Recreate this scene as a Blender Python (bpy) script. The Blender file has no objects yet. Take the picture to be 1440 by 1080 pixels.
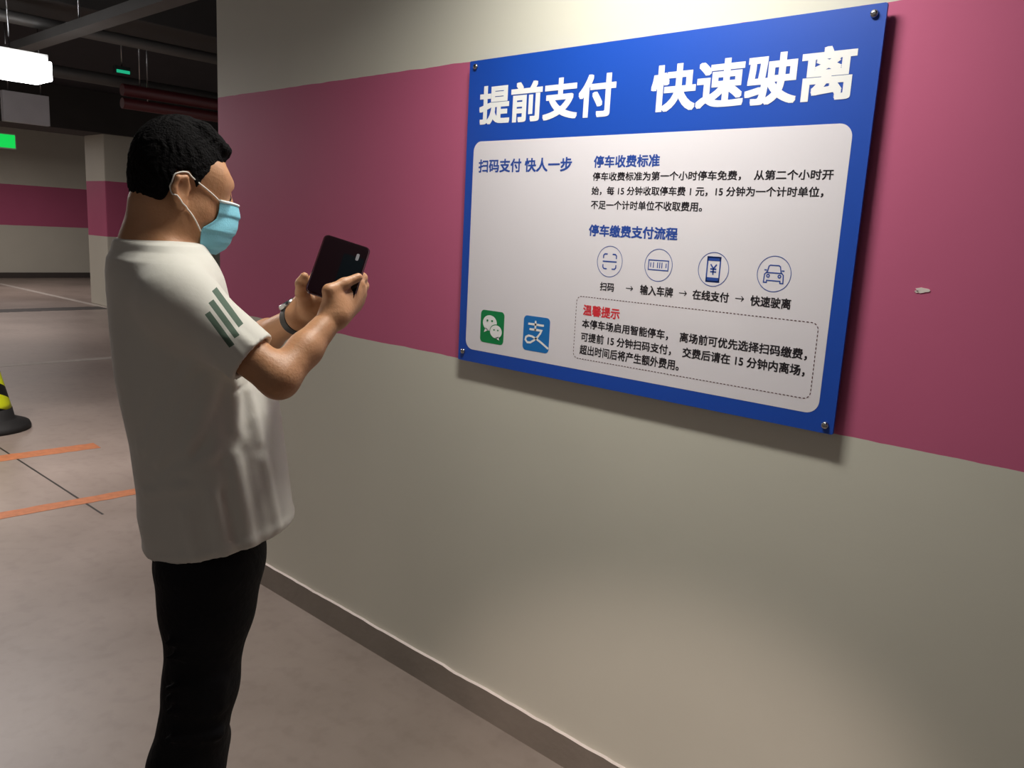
import bpy, bmesh, math, random
import numpy as np
from mathutils import Vector, Matrix

random.seed(7)
RNG = np.random.default_rng(7)
C = bpy.context.scene.collection
SC = bpy.context.scene

# ------------------------------------------------------------------ camera
F_PX, YAW, PITCH, ROLL = 1137.0, 0.73011, 0.18375, 0.05287
CAM = np.array([0.0, -1.8105, 1.5945])
_cy, _sy = math.cos(YAW), math.sin(YAW)
FWD = np.array([-_sy * math.cos(PITCH), _cy * math.cos(PITCH), -math.sin(PITCH)])
_r = np.array([_cy, _sy, 0.0]); _u = np.cross(_r, FWD)
RIGHT = math.cos(ROLL) * _r + math.sin(ROLL) * _u
UP = -math.sin(ROLL) * _r + math.cos(ROLL) * _u
cam = bpy.data.cameras.new('camera'); camo = bpy.data.objects.new('camera', cam); C.objects.link(camo)
cam.sensor_width = 36.0; cam.sensor_fit = 'HORIZONTAL'; cam.lens = F_PX / 1440 * 36; cam.clip_start = 0.02
M = Matrix(((RIGHT[0], UP[0], -FWD[0], CAM[0]), (RIGHT[1], UP[1], -FWD[1], CAM[1]), (RIGHT[2], UP[2], -FWD[2], CAM[2]), (0, 0, 0, 1)))
camo.matrix_world = M
SC.camera = camo

# ------------------------------------------------------------------ world, exposure, lights
SC.view_settings.view_transform = 'Standard'; SC.view_settings.look = 'None'
SC.view_settings.gamma = 1.0; SC.view_settings.exposure = 0.0
SC.view_settings.use_curve_mapping = False
w = bpy.data.worlds.new('world'); SC.world = w; w.use_nodes = True
w.node_tree.nodes['Background'].inputs[0].default_value = (1.0, 0.93, 0.9, 1)
w.node_tree.nodes['Background'].inputs[1].default_value = 0.12

LAMP_SIGN = (-1.16, -0.56, 2.74)      # the tube above the sign, just out of the frame
LAMP_BACK = (-0.9, -3.6, 2.95)         # tube over the aisle behind the photographer
_e = CAM + (FWD * F_PX + RIGHT * (62 - 720) - UP * (90 - 540)) * (5.5 / abs((FWD * F_PX + RIGHT * (62 - 720) - UP * (90 - 540))[0]))
LAMP_FAR = (float(_e[0]), float(_e[1]) - 0.6, float(_e[2]))         # tube seen at the upper left


def area_lamp(name, loc, sx, sy, power, col, spread=180, rz=0.0, tilt=0.0):
    l = bpy.data.lights.new(name, 'AREA'); l.shape = 'RECTANGLE'; l.size = sx; l.size_y = sy
    l.energy = power; l.color = col; l.spread = math.radians(spread)
    o = bpy.data.objects.new(name, l); C.objects.link(o); o.location = loc
    o.rotation_euler = (tilt, 0, rz)
    return o


area_lamp('sign_lamp_light', (LAMP_SIGN[0], LAMP_SIGN[1], LAMP_SIGN[2] - 0.06), 0.60, 0.10, 18, (1.0, 0.97, 0.88), 150)
area_lamp('aisle_lamp_light', (LAMP_BACK[0], LAMP_BACK[1], LAMP_BACK[2] - 0.06), 1.2, 0.10, 4.5, (1.0, 0.88, 0.80))
area_lamp('far_lamp_light', (LAMP_FAR[0], LAMP_FAR[1], LAMP_FAR[2] - 0.14), 0.14, 1.2, 62, (1.0, 0.90, 0.86))
area_lamp('far_wall_fill', (-17.5, 3.0, 2.8), 0.3, 2.4, 60, (1.0, 0.9, 0.85))  # added fill without a lamp body, brightens the far wall
area_lamp('pillar_fill', (-12.6, 0.6, 2.9), 0.3, 1.2, 75, (1.0, 0.9, 0.85))  # second added fill, kept out of view, lifts the dark face of the pillar
spl = bpy.data.lights.new('added_patch_spot', 'SPOT'); spl.energy = 380; spl.color = (1.0, 0.82, 0.74); spl.spot_size = math.radians(15); spl.spot_blend = 0.8; spl.shadow_soft_size = 0.06  # added spot with no fixture, makes the warm patch low on the wall
spo = bpy.data.objects.new('added_patch_spot', spl); C.objects.link(spo); spo.location = (2.6, -3.9, 1.9)
spo.rotation_euler = (Vector((-1.02, 0.0, 0.05)) - Vector(spo.location)).to_track_quat('-Z', 'Y').to_euler()


# ------------------------------------------------------------------ helpers
def ray(px, py):
    d = FWD * F_PX + RIGHT * (px - 720) - UP * (py - 540)
    return d / np.linalg.norm(d)


def srgb(h):
    h = h.lstrip('#')
    v = [int(h[i:i + 2], 16) / 255 for i in (0, 2, 4)]
    return tuple((x / 12.92 if x <= 0.04045 else ((x + 0.055) / 1.055) ** 2.4) for x in v) + (1.0,)


def nodes_of(m):
    m.use_nodes = True
    return m.node_tree.nodes, m.node_tree.links, m.node_tree.nodes['Principled BSDF']


def mat(name, hexc, rough=0.6, metal=0.0, var=0.12, scale=8.0, bump=0.0, bscale=40.0, coat=0.0, spec=0.5, sheen=0.0):
    """A procedural material: base colour broken up by noise, optional noise bump."""
    m = bpy.data.materials.new(name); n, l, b = nodes_of(m)
    b.inputs['Roughness'].default_value = rough; b.inputs['Metallic'].default_value = metal
    b.inputs['Coat Weight'].default_value = coat; b.inputs['Specular IOR Level'].default_value = spec
    b.inputs['Sheen Weight'].default_value = sheen
    col = srgb(hexc)
    tc = n.new('ShaderNodeTexCoord')
    nz = n.new('ShaderNodeTexNoise'); nz.inputs['Scale'].default_value = scale; nz.inputs['Detail'].default_value = 5
    l.new(tc.outputs['Object'], nz.inputs['Vector'])
    mx = n.new('ShaderNodeMix'); mx.data_type = 'RGBA'
    mx.inputs['A'].default_value = tuple(c * (1 - var) for c in col[:3]) + (1,)
    mx.inputs['B'].default_value = tuple(min(1, c * (1 + var)) for c in col[:3]) + (1,)
    l.new(nz.outputs['Fac'], mx.inputs['Factor']); l.new(mx.outputs['Result'], b.inputs['Base Color'])
    if bump:
        n2 = n.new('ShaderNodeTexNoise'); n2.inputs['Scale'].default_value = bscale; n2.inputs['Detail'].default_value = 4
        l.new(tc.outputs['Object'], n2.inputs['Vector'])
        bp = n.new('ShaderNodeBump'); bp.inputs['Strength'].default_value = bump; bp.inputs['Distance'].default_value = 0.01
        l.new(n2.outputs['Fac'], bp.inputs['Height']); l.new(bp.outputs['Normal'], b.inputs['Normal'])
    return m


def emit_mat(name, hexc, strength):
    m = bpy.data.materials.new(name); n, l, b = nodes_of(m)
    c = srgb(hexc)
    b.inputs['Base Color'].default_value = c; b.inputs['Emission Color'].default_value = c
    b.inputs['Emission Strength'].default_value = strength
    return m


def tag(o, label=None, cat=None, group=None, kind=None):
    if label: o['label'] = label
    if cat: o['category'] = cat
    if group: o['group'] = group
    if kind: o['kind'] = kind
    return o


def obj(name, me, m, parent=None, loc=None):
    if isinstance(me, bmesh.types.BMesh):
        bm = me; me = bpy.data.meshes.new(name); bm.to_mesh(me); bm.free()
    o = bpy.data.objects.new(name, me); C.objects.link(o)
    if m is not None:
        for mm in (m if isinstance(m, (list, tuple)) else [m]): me.materials.append(mm)
    if parent is not None: o.parent = parent
    if loc is not None: o.location = loc
    return o


def empty(name, loc, rz=0.0):
    o = bpy.data.objects.new(name, None); C.objects.link(o); o.location = loc; o.rotation_euler = (0, 0, rz)
    o.empty_display_size = 0.1
    return o


def bm_box(bm, x0, x1, y0, y1, z0, z1, bevel=0.0):
    r = bmesh.ops.create_cube(bm, size=1.0)
    for v in r['verts']:
        v.co = Vector(((x0 + x1) / 2 + v.co.x * (x1 - x0), (y0 + y1) / 2 + v.co.y * (y1 - y0), (z0 + z1) / 2 + v.co.z * (z1 - z0)))
    if bevel:
        es = list({e for v in r['verts'] for e in v.link_edges})
        bmesh.ops.bevel(bm, geom=es, offset=bevel, segments=2, affect='EDGES', profile=0.7)
    return bm


def box(x0, x1, y0, y1, z0, z1, bevel=0.0):
    return bm_box(bmesh.new(), x0, x1, y0, y1, z0, z1, bevel)


def bm_tube(bm, pts, rad, seg=12, closed=False, cap=True):
    pts = [Vector(p) for p in pts]; n = len(pts)
    rads = rad if isinstance(rad, (list, tuple)) else [rad] * n
    rings = []; prev = None
    for i, p in enumerate(pts):
        a = pts[(i - 1) % n] if (closed or i > 0) else p
        b = pts[(i + 1) % n] if (closed or i < n - 1) else p
        t = (b - a).normalized()
        if prev is None:
            ref = Vector((0, 0, 1)) if abs(t.z) < 0.9 else Vector((1, 0, 0))
            u = t.cross(ref).normalized()
        else:
            u = (prev - t * prev.dot(t)).normalized()
        prev = u; v = t.cross(u)
        rings.append([bm.verts.new(p + (u * math.cos(k * 2 * math.pi / seg) + v * math.sin(k * 2 * math.pi / seg)) * rads[i]) for k in range(seg)])
    for i in range(n if closed else n - 1):
        A, B = rings[i], rings[(i + 1) % n]
        for k in range(seg):
            f = bm.faces.new((A[k], A[(k + 1) % seg], B[(k + 1) % seg], B[k])); f.smooth = True
    if cap and not closed:
        bm.faces.new(rings[0][::-1]); bm.faces.new(rings[-1])
    return bm


def tube(pts, rad, seg=12, closed=False):
    bm = bm_tube(bmesh.new(), pts, rad, seg, closed)
    bmesh.ops.recalc_face_normals(bm, faces=bm.faces); return bm


def lathe(prof, seg=32):
    bm = bmesh.new(); rings = []
    for r, z in prof:
        rings.append([bm.verts.new((r * math.cos(k * 2 * math.pi / seg), r * math.sin(k * 2 * math.pi / seg), z)) for k in range(seg)])
    for A, B in zip(rings, rings[1:]):
        for k in range(seg):
            f = bm.faces.new((A[k], A[(k + 1) % seg], B[(k + 1) % seg], B[k])); f.smooth = True
    bm.faces.new(rings[0][::-1]); bm.faces.new(rings[-1])
    return bm


# ------------------------------------------------------------------ setting
BAND0, BAND1 = 1.190, 2.100


def painted_wall(name, white, pink, band_noise=0.004, rough=0.62):
    """White wall paint with a pink band between two heights; the brushed edge wanders a little."""
    m = bpy.data.materials.new(name); n, l, b = nodes_of(m)
    b.inputs['Roughness'].default_value = rough; b.inputs['Specular IOR Level'].default_value = 0.22
    geo = n.new('ShaderNodeNewGeometry'); sep = n.new('ShaderNodeSeparateXYZ'); l.new(geo.outputs['Position'], sep.inputs[0])
    nz = n.new('ShaderNodeTexNoise'); nz.inputs['Scale'].default_value = 9; nz.inputs['Detail'].default_value = 6
    l.new(geo.outputs['Position'], nz.inputs['Vector'])
    ad = n.new('ShaderNodeMath'); ad.operation = 'MULTIPLY_ADD'; ad.inputs[1].default_value = band_noise * 2
    l.new(nz.outputs['Fac'], ad.inputs[0]); l.new(sep.outputs['Z'], ad.inputs[2])
    g1 = n.new('ShaderNodeMath'); g1.operation = 'GREATER_THAN'; g1.inputs[1].default_value = BAND0 + band_noise
    g2 = n.new('ShaderNodeMath'); g2.operation = 'LESS_THAN'; g2.inputs[1].default_value = BAND1 + band_noise
    l.new(ad.outputs[0], g1.inputs[0]); l.new(ad.outputs[0], g2.inputs[0])
    mu = n.new('ShaderNodeMath'); mu.operation = 'MULTIPLY'; l.new(g1.outputs[0], mu.inputs[0]); l.new(g2.outputs[0], mu.inputs[1])
    big = n.new('ShaderNodeTexNoise'); big.inputs['Scale'].default_value = 1.6; big.inputs['Detail'].default_value = 4
    l.new(geo.outputs['Position'], big.inputs['Vector'])
    outs = []
    for hx in (white, pink):
        c = srgb(hx); mx = n.new('ShaderNodeMix'); mx.data_type = 'RGBA'
        mx.inputs['A'].default_value = tuple(v * 0.93 for v in c[:3]) + (1,); mx.inputs['B'].default_value = tuple(min(1, v * 1.06) for v in c[:3]) + (1,)
        l.new(big.outputs['Fac'], mx.inputs['Factor']); outs.append(mx.outputs['Result'])
    mx = n.new('ShaderNodeMix'); mx.data_type = 'RGBA'
    l.new(mu.outputs[0], mx.inputs['Factor']); l.new(outs[0], mx.inputs['A']); l.new(outs[1], mx.inputs['B'])
    l.new(mx.outputs['Result'], b.inputs['Base Color'])
    n2 = n.new('ShaderNodeTexNoise'); n2.inputs['Scale'].default_value = 35; n2.inputs['Detail'].default_value = 5
    l.new(geo.outputs['Position'], n2.inputs['Vector'])
    bp = n.new('ShaderNodeBump'); bp.inputs['Strength'].default_value = 0.12; bp.inputs['Distance'].default_value = 0.004
    l.new(n2.outputs['Fac'], bp.inputs['Height']); l.new(bp.outputs['Normal'], b.inputs['Normal'])
    return m


M_WALL = painted_wall('painted_wall', '#d9d6c8', '#c9668a')
M_CEIL = mat('dark_ceiling_paint', '#3a383d', 0.9, var=0.2, scale=2)
M_BASE = mat('grey_skirting_paint', '#8a8076', 0.55, var=0.18, scale=6, bump=0.2, bscale=30)


def floor_mat():
    m = bpy.data.materials.new('sealed_concrete'); n, l, b = nodes_of(m)
    tc = n.new('ShaderNodeTexCoord')
    a = n.new('ShaderNodeTexNoise'); a.inputs['Scale'].default_value = 0.9; a.inputs['Detail'].default_value = 8; a.inputs['Roughness'].default_value = 0.6
    l.new(tc.outputs['Object'], a.inputs['Vector'])
    cr = n.new('ShaderNodeValToRGB'); l.new(a.outputs['Fac'], cr.inputs[0])
    cr.color_ramp.elements[0].position = 0.3; cr.color_ramp.elements[0].color = srgb('#867970')
    cr.color_ramp.elements[1].position = 0.7; cr.color_ramp.elements[1].color = srgb('#a4968d')
    s = n.new('ShaderNodeTexNoise'); s.inputs['Scale'].default_value = 14; s.inputs['Detail'].default_value = 6
    l.new(tc.outputs['Object'], s.inputs['Vector'])
    r2 = n.new('ShaderNodeValToRGB'); l.new(s.outputs['Fac'], r2.inputs[0])
    r2.color_ramp.elements[0].position = 0.33; r2.color_ramp.elements[0].color = (0.72, 0.70, 0.70, 1)
    r2.color_ramp.elements[1].position = 0.5; r2.color_ramp.elements[1].color = (1, 1, 1, 1)
    mx = n.new('ShaderNodeMix'); mx.data_type = 'RGBA'; mx.blend_type = 'MULTIPLY'; mx.inputs['Factor'].default_value = 0.32
    l.new(cr.outputs[0], mx.inputs['A']); l.new(r2.outputs[0], mx.inputs['B'])
    l.new(mx.outputs['Result'], b.inputs['Base Color'])
    rr = n.new('ShaderNodeMapRange'); rr.inputs['To Min'].default_value = 0.32; rr.inputs['To Max'].default_value = 0.55
    l.new(a.outputs['Fac'], rr.inputs['Value']); l.new(rr.outputs[0], b.inputs['Roughness'])
    bp = n.new('ShaderNodeBump'); bp.inputs['Strength'].default_value = 0.08; bp.inputs['Distance'].default_value = 0.005
    l.new(s.outputs['Fac'], bp.inputs['Height']); l.new(bp.outputs['Normal'], b.inputs['Normal'])
    return m


def struct(name, bm, m, label, parent=None, loc=None):
    o = obj(name, bm, m, parent, loc); o['kind'] = 'structure'; o['label'] = label
    return o


floor = struct('floor', box(-22, 4, -7, 11, -0.15, 0.0), floor_mat(), 'worn sealed concrete garage floor with orange painted lines')
floor['category'] = 'floor'
ceil = struct('ceiling', box(-22, 4, -7, 11, 3.5, 3.65), M_CEIL, 'dark concrete ceiling of the parking garage'); ceil['category'] = 'ceiling'
WALL_END = -3.395
wall_r = struct('wall_right', box(WALL_END, 4, 0.0, 0.25, 0, 3.5), M_WALL, 'painted wall with pink band carrying the blue sign'); wall_r['category'] = 'wall'
# paint chip and small knocks in the pink band
M_CHIP = mat('bare_plaster', '#e8dcd6', 0.9)


def blob_patch(cx, cz, rx, rz, y, seed, th=0.0012):
    rg = random.Random(seed); bm = bmesh.new(); k = 14; front = []; back = []
    for i in range(k):
        a = i * 2 * math.pi / k; q = 0.6 + 0.6 * rg.random()
        front.append(bm.verts.new((cx + rx * q * math.cos(a), y - th, cz + rz * q * math.sin(a))))
        back.append(bm.verts.new((cx + rx * q * math.cos(a), y, cz + rz * q * math.sin(a))))
    bm.faces.new(front)
    for i in range(k): bm.faces.new((front[i], front[(i + 1) % k], back[(i + 1) % k], back[i]))
    bmesh.ops.recalc_face_normals(bm, faces=bm.faces)
    return bm


def wall_at(px, py, y=0.0):
    d = ray(px, py); t = (y - CAM[1]) / d[1]; P = CAM + t * d
    return float(P[0]), float(P[2])


for i, (px, py, rx, rz) in enumerate(((1297, 408, 0.014, 0.006), (1289, 410, 0.004, 0.003))):
    x, z = wall_at(px, py); obj('paint_chip', blob_patch(x, z, rx, rz, 0.0, i), M_CHIP, wall_r)

# skirting with a chipped upper edge
bm = bmesh.new(); prevq = None; xs = np.arange(WALL_END, 4.01, 0.03); rg = random.Random(3); hz = 0.104
for x in xs:
    hz = 0.104 + 0.55 * (hz - 0.104) + rg.uniform(-0.0016, 0.0016)
    if -1.86 < x < -1.80: hz -= 0.004
    q = [bm.verts.new((x, -0.012, 0)), bm.verts.new((x, -0.012, hz)), bm.verts.new((x, 0.0, hz + 0.001)), bm.verts.new((x, 0.0, 0))]
    if prevq:
        for k in range(3): bm.faces.new((prevq[k], prevq[k + 1], q[k + 1], q[k])).material_index = 1 if k == 1 else 0
    prevq = q
bmesh.ops.recalc_face_normals(bm, faces=bm.faces)
bb = struct('baseboard_right', bm, [M_BASE, M_CHIP], 'grey painted skirting band along the foot of the wall'); bb['category'] = 'baseboard'

# far wall and pillars
wall_b = struct('wall_back', box(-21.3, -21.05, -7, 11, 0, 3.5), M_WALL, 'far garage wall with a pink band, seen at the left'); wall_b['category'] = 'wall'
M_KERB = mat('dark_skirting', '#4b4440', 0.7)
bbk = struct('baseboard_back', box(-21.05, -21.0, -7, 11, 0, 0.12), M_KERB, 'dark skirting at the foot of the far wall'); bbk['category'] = 'baseboard'
M_GUARD = mat('black_rubber', '#1c1b1b', 0.7)
pillar_far = struct('pillar_1', box(-15.1, -14.3, 3.80, 4.65, 0, 3.5, 0.02), M_WALL, 'square pillar with pink band standing before the far wall'); pillar_far['category'] = 'pillar'
# overhead beams
M_BEAM = mat('concrete_beam', '#4a4847', 0.85, var=0.2, scale=3)
b1 = struct('trim_1', box(-7.1, -6.3, -7, 11, 2.98, 3.5, 0.01), M_BEAM, 'concrete ceiling beam crossing above the man'); b1['category'] = 'beam'
b2 = struct('trim_2', box(-15.2, -14.2, -7, 11, 2.85, 3.5, 0.01), M_BEAM, 'concrete ceiling beam resting on the far pillar'); b2['category'] = 'beam'

# painted lines, drain and joint on the floor
M_ORANGE = mat('worn_orange_paint', '#b5714a', 0.6, var=0.35, scale=25)
M_LINE = mat('worn_white_paint', '#b8b0a8', 0.6, var=0.3, scale=12)
M_DARK = mat('dark_steel_grate', '#2b2624', 0.6)


def strip(x0, y0, x1, y1, wd, z=0.0015):
    a = Vector((x0, y0, 0)); b = Vector((x1, y1, 0)); t = (b - a).normalized(); nrm = Vector((-t.y, t.x, 0)) * wd / 2
    bm = bmesh.new(); n = max(2, int((b - a).length / 0.05)); rg = random.Random(int(abs(x0) * 100)); prev = None
    for i in range(n + 1):
        p = a + (b - a) * i / n; j1 = rg.uniform(0.88, 1.05); j2 = rg.uniform(0.88, 1.05)
        q = [bm.verts.new(p + nrm * j1), bm.verts.new(p + nrm * j1 + Vector((0, 0, z))), bm.verts.new(p - nrm * j2 + Vector((0, 0, z))), bm.verts.new(p - nrm * j2)]
        if prev:
            for k in range(3): bm.faces.new((prev[k], q[k], q[k + 1], prev[k + 1]))
        prev = q
    bmesh.ops.recalc_face_normals(bm, faces=bm.faces)
    return bm


obj('painted_line', strip(-5.84, -1.6, -5.74, 0.32, 0.15), M_ORANGE, floor)
obj('painted_line', strip(-4.66, -0.75, -4.58, 0.9, 0.11), M_ORANGE, floor)
obj('floor_joint', strip(-6.3, -0.19, -4.35, -0.18, 0.012, 0.0008), M_DARK, floor)
obj('painted_line', strip(-9.3, -2.5, -9.25, 3.4, 0.14), M_LINE, floor)
obj('painted_line', strip(-19.5, 3.6, -14.2, 3.75, 0.12), M_LINE, floor)
obj('drain_channel', strip(-14.3, -3.0, -14.3, 3.7, 0.45), M_DARK, floor)

# ------------------------------------------------------------------ the sign
SY = -0.025                      # front face of the board
SX0, SX1, SZ0, SZ1 = -1.8348, -0.6348, 1.1916, 2.0933
M_BLUE = mat('blue_acrylic_print', '#124cb8', 0.45, var=0.02, coat=0.0, spec=0.6)
M_WHITE = mat('white_print', '#efeaf0', 0.25, var=0.01, coat=0.4)
M_TITLE = mat('white_lettering_print', '#fbfbfb', 0.25, var=0.0, coat=0.4)
M_NAVY = mat('blue_lettering_print', '#2b4fa6', 0.35, var=0.0)
M_INK = mat('black_ink_print', '#1f1b22', 0.4, var=0.0)
M_RED = mat('red_ink_print', '#e0333f', 0.4, var=0.0)
M_GREEN = mat('green_logo_print', '#0f8a4b', 0.3, var=0.0, coat=0.3)
M_CYAN = mat('blue_logo_print', '#1f77c4', 0.3, var=0.0, coat=0.3)
M_STEEL = mat('brushed_steel', '#b8b8ba', 0.25, metal=1.0, var=0.1, scale=60)
M_EDGE = mat('acrylic_edge', '#2a5fc0', 0.15, var=0.02)


def rr_pts(x0, x1, z0, z1, r, k=8):
    pts = []
    for cx, cz, a0 in ((x1 - r, z0 + r, -90), (x1 - r, z1 - r, 0), (x0 + r, z1 - r, 90), (x0 + r, z0 + r, 180)):
        for i in range(k + 1):
            a = math.radians(a0 + 90 * i / k); pts.append((cx + r * math.cos(a), cz + r * math.sin(a)))
    return pts


def plate(pts, yf, yb):
    """Prism of an outline in the wall plane, from front y to back y."""
    bm = bmesh.new()
    f = [bm.verts.new((x, yf, z)) for x, z in pts]; b = [bm.verts.new((x, yb, z)) for x, z in pts]
    bm.faces.new(f); bm.faces.new(b[::-1]); n = len(pts)
    for i in range(n): bm.faces.new((f[i], f[(i + 1) % n], b[(i + 1) % n], b[i]))
    bmesh.ops.recalc_face_normals(bm, faces=bm.faces)
    return bm


sign = obj('payment_sign', plate(rr_pts(SX0, SX1, SZ0, SZ1, 0.004, 2), SY, SY + 0.006), M_BLUE)
tag(sign, 'large blue and white parking payment notice board screwed to the pink wall', 'sign')


def wp(px, py): return wall_at(px, py, SY)


L1, L2, L3 = SY - 0.0004, SY - 0.0008, SY - 0.0012
_tl = wp(667, 200); _tr = wp(1198.5, 172); _br = wp(1152, 585.5); _bl = wp(654.5, 488)
WX0, WX1, WZ0, WZ1 = (_tl[0] + _bl[0]) / 2, (_tr[0] + _br[0]) / 2, (_bl[1] + _br[1]) / 2, (_tl[1] + _tr[1]) / 2
obj('white_panel', plate(rr_pts(WX0, WX1, WZ0, WZ1, 0.030), L1, SY), M_WHITE, sign)

TXT = {}


def text_mesh(s):
    c = bpy.data.curves.new('txt', 'FONT'); c.body = s; c.size = 1.0; c.resolution_u = 4
    o = bpy.data.objects.new('txt', c); C.objects.link(o); bpy.context.view_layer.update()
    me = bpy.data.meshes.new_from_object(o.evaluated_get(bpy.context.evaluated_depsgraph_get()))
    bpy.data.objects.remove(o); bpy.data.curves.remove(c)
    co = np.empty(len(me.vertices) * 3, np.float32); me.vertices.foreach_get('co', co)
    fs = [tuple(p.vertices) for p in me.polygons]; bpy.data.meshes.remove(me)
    return co.reshape(-1, 3), fs


def put_text(name, s, bl, tr, m, bold=0.02, y=L2):
    """Lettering on the board; its inked box is fitted between two corners (x, z)."""
    co, fs = text_mesh(s)
    (x0, z0), (x1, z1) = bl, tr
    lo, hi = co.min(0) - bold, co.max(0) + bold
    V = []; Fc = []                       # heavy weight: the strokes widened evenly in every direction
    for k, (ox, oz) in enumerate([(i, j) for i in (-1, 0, 1) for j in (-1, 0, 1)]):
        o = (bold * ox, bold * oz)
        new = np.zeros_like(co)
        new[:, 0] = x0 + (co[:, 0] + o[0] - lo[0]) / (hi[0] - lo[0]) * (x1 - x0)
        new[:, 2] = z0 + (co[:, 1] + o[1] - lo[1]) / (hi[1] - lo[1]) * (z1 - z0)
        new[:, 1] = y - k * 0.000004
        Fc += [tuple(v + len(co) * k for v in f) for f in fs]; V.append(new)
    me = bpy.data.meshes.new(name); me.from_pydata(np.concatenate(V).tolist(), [], Fc)
    me.materials.clear()
    return obj(name, me, m, sign)


def line_text(name, s, lb, lt, rb, rt, m, bold=0.02):
    """lb/lt/rb/rt: the four corners read off the photo; averaged into an upright rectangle on the board."""
    a, b, c, d = wp(*lb), wp(*lt), wp(*rb), wp(*rt)
    x0 = (a[0] + b[0]) / 2; x1 = (c[0] + d[0]) / 2; z0 = (a[1] + c[1]) / 2; z1 = (b[1] + d[1]) / 2
    return put_text(name, s, (x0, z0), (x1, z1), m, bold)


T = line_text
T('title_lettering', '提前支付', (673, 176), (676, 121), (866, 163), (866, 101), M_TITLE, 0.030)
T('title_lettering', '快速驶离', (914, 158), (918, 90), (1201, 140), (1205, 64), M_TITLE, 0.030)
T('heading_lettering', '扫码支付 快人一步', (673, 243.5), (673.5, 224), (804.5, 240.5), (804.5, 221), M_NAVY, 0.026)
T('heading_lettering', '停车收费标准', (835, 236.5), (835.5, 219), (928, 234), (928.5, 216.5), M_NAVY, 0.026)
T('body_lettering', '停车收费标准为第一个小时停车免费，  从第二个小时开', (833.5, 254.8), (834, 242.2), (1172, 253), (1173, 238), M_INK, 0.020)
T('body_lettering', '始，每 15 分钟收取停车费 1 元，15 分钟为一个计时单位，', (832, 275), (832.5, 262.3), (1158, 277), (1159, 262.5), M_INK, 0.020)
T('body_lettering', '不足一个计时单位不收取费用。', (831, 294.5), (831.5, 282), (987.5, 297.5), (988, 283.5), M_INK, 0.020)
T('heading_lettering', '停车缴费支付流程', (828, 333), (828.5, 316), (953, 337), (953.5, 319.5), M_NAVY, 0.030)
T('step_lettering', '扫码', (843.7, 409), (844, 397), (863.8, 410), (864, 397.5), M_INK, 0.024)
T('step_lettering', '输入车牌', (900, 415), (900.5, 401.5), (946.5, 417.8), (947, 403), M_INK, 0.024)
T('step_lettering', '在线支付', (973.8, 421.7), (974, 408), (1025, 425.2), (1025.5, 410.5), M_INK, 0.024)
T('step_lettering', '快速驶离', (1055, 431), (1055.5, 416), (1112, 434.5), (1113, 419), M_INK, 0.024)
T('warning_lettering', '温馨提示', (820, 444.5), (820.5, 429), (871.5, 448.5), (872, 433), M_RED, 0.026)
T('body_lettering', '本停车场启用智能停车，  离场前可优先选择扫码缴费，', (818.3, 462.8), (818.8, 450.5), (1135, 505), (1136.5, 488), M_INK, 0.022)
T('body_lettering', '可提前 15 分钟扫码支付，  交费后请在 15 分钟内离场，', (816.8, 480.5), (817.3, 468), (1131.5, 529), (1133, 512), M_INK, 0.022)
T('body_lettering', '超出时间后将产生额外费用。', (815, 498.5), (815.6, 485.7), (954.5, 521), (955.5, 505), M_INK, 0.022)


def stroke_bm(lines, wd, y, closed=False):
    """Flat printed strokes: polylines of (x, z) with constant width and mitred corners."""
    bm = bmesh.new()
    for ln in lines:
        P = [Vector((x, z)) for x, z in ln]; n = len(P)
        cl = (P[0] - P[-1]).length < 1e-6
        if cl: P = P[:-1]; n -= 1
        L = []; R = []
        for i in range(n):
            a = P[(i - 1) % n] if (cl or i > 0) else None; b = P[(i + 1) % n] if (cl or i < n - 1) else None
            d1 = (P[i] - a).normalized() if a is not None else None; d2 = (b - P[i]).normalized() if b is not None else None
            if d1 is None: d1 = d2
            if d2 is None: d2 = d1
            t = (d1 + d2); t = t.normalized() if t.length > 1e-6 else d1
            nr = Vector((-t.y, t.x)); k = max(0.4, nr.dot(Vector((-d2.y, d2.x))))
            o = nr * (wd / 2 / k)
            L.append(bm.verts.new((P[i].x + o.x, y, P[i].y + o.y))); R.append(bm.verts.new((P[i].x - o.x, y, P[i].y - o.y)))
        for i in range(n if cl else n - 1):
            j = (i + 1) % n
            bm.faces.new((L[i], R[i], R[j], L[j]))
    return bm


def circ(cx, cz, r, k=48, a0=0, a1=360, ry=None):
    ry = ry or r
    return [(cx + r * math.cos(math.radians(a0 + (a1 - a0) * i / k)), cz + ry * math.sin(math.radians(a0 + (a1 - a0) * i / k))) for i in range(k + 1)]


ICON_C = [wp(857.5, 368.5), wp(926, 373), wp(1003.3, 378.8), wp(1088.6, 384.7)]
zc = sum(c[1] for c in ICON_C) / 4
R_IC = 0.0405


def icon(cx, cz, lines, name, wd=0.0030, fills=()):
    bm = stroke_bm([circ(cx, cz, R_IC)], 0.0016, L2)
    t = stroke_bm([[(cx + x * R_IC, cz + z * R_IC) for x, z in ln] for ln in lines], wd, L2)
    me = bpy.data.meshes.new('t'); t.to_mesh(me); t.free(); bm.from_mesh(me); bpy.data.meshes.remove(me)
    for f in fills:
        vs = [bm.verts.new((cx + x * R_IC, L2, cz + z * R_IC)) for x, z in f]; bm.faces.new(vs)
    return obj(name, bm, M_NAVY, sign)


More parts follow.
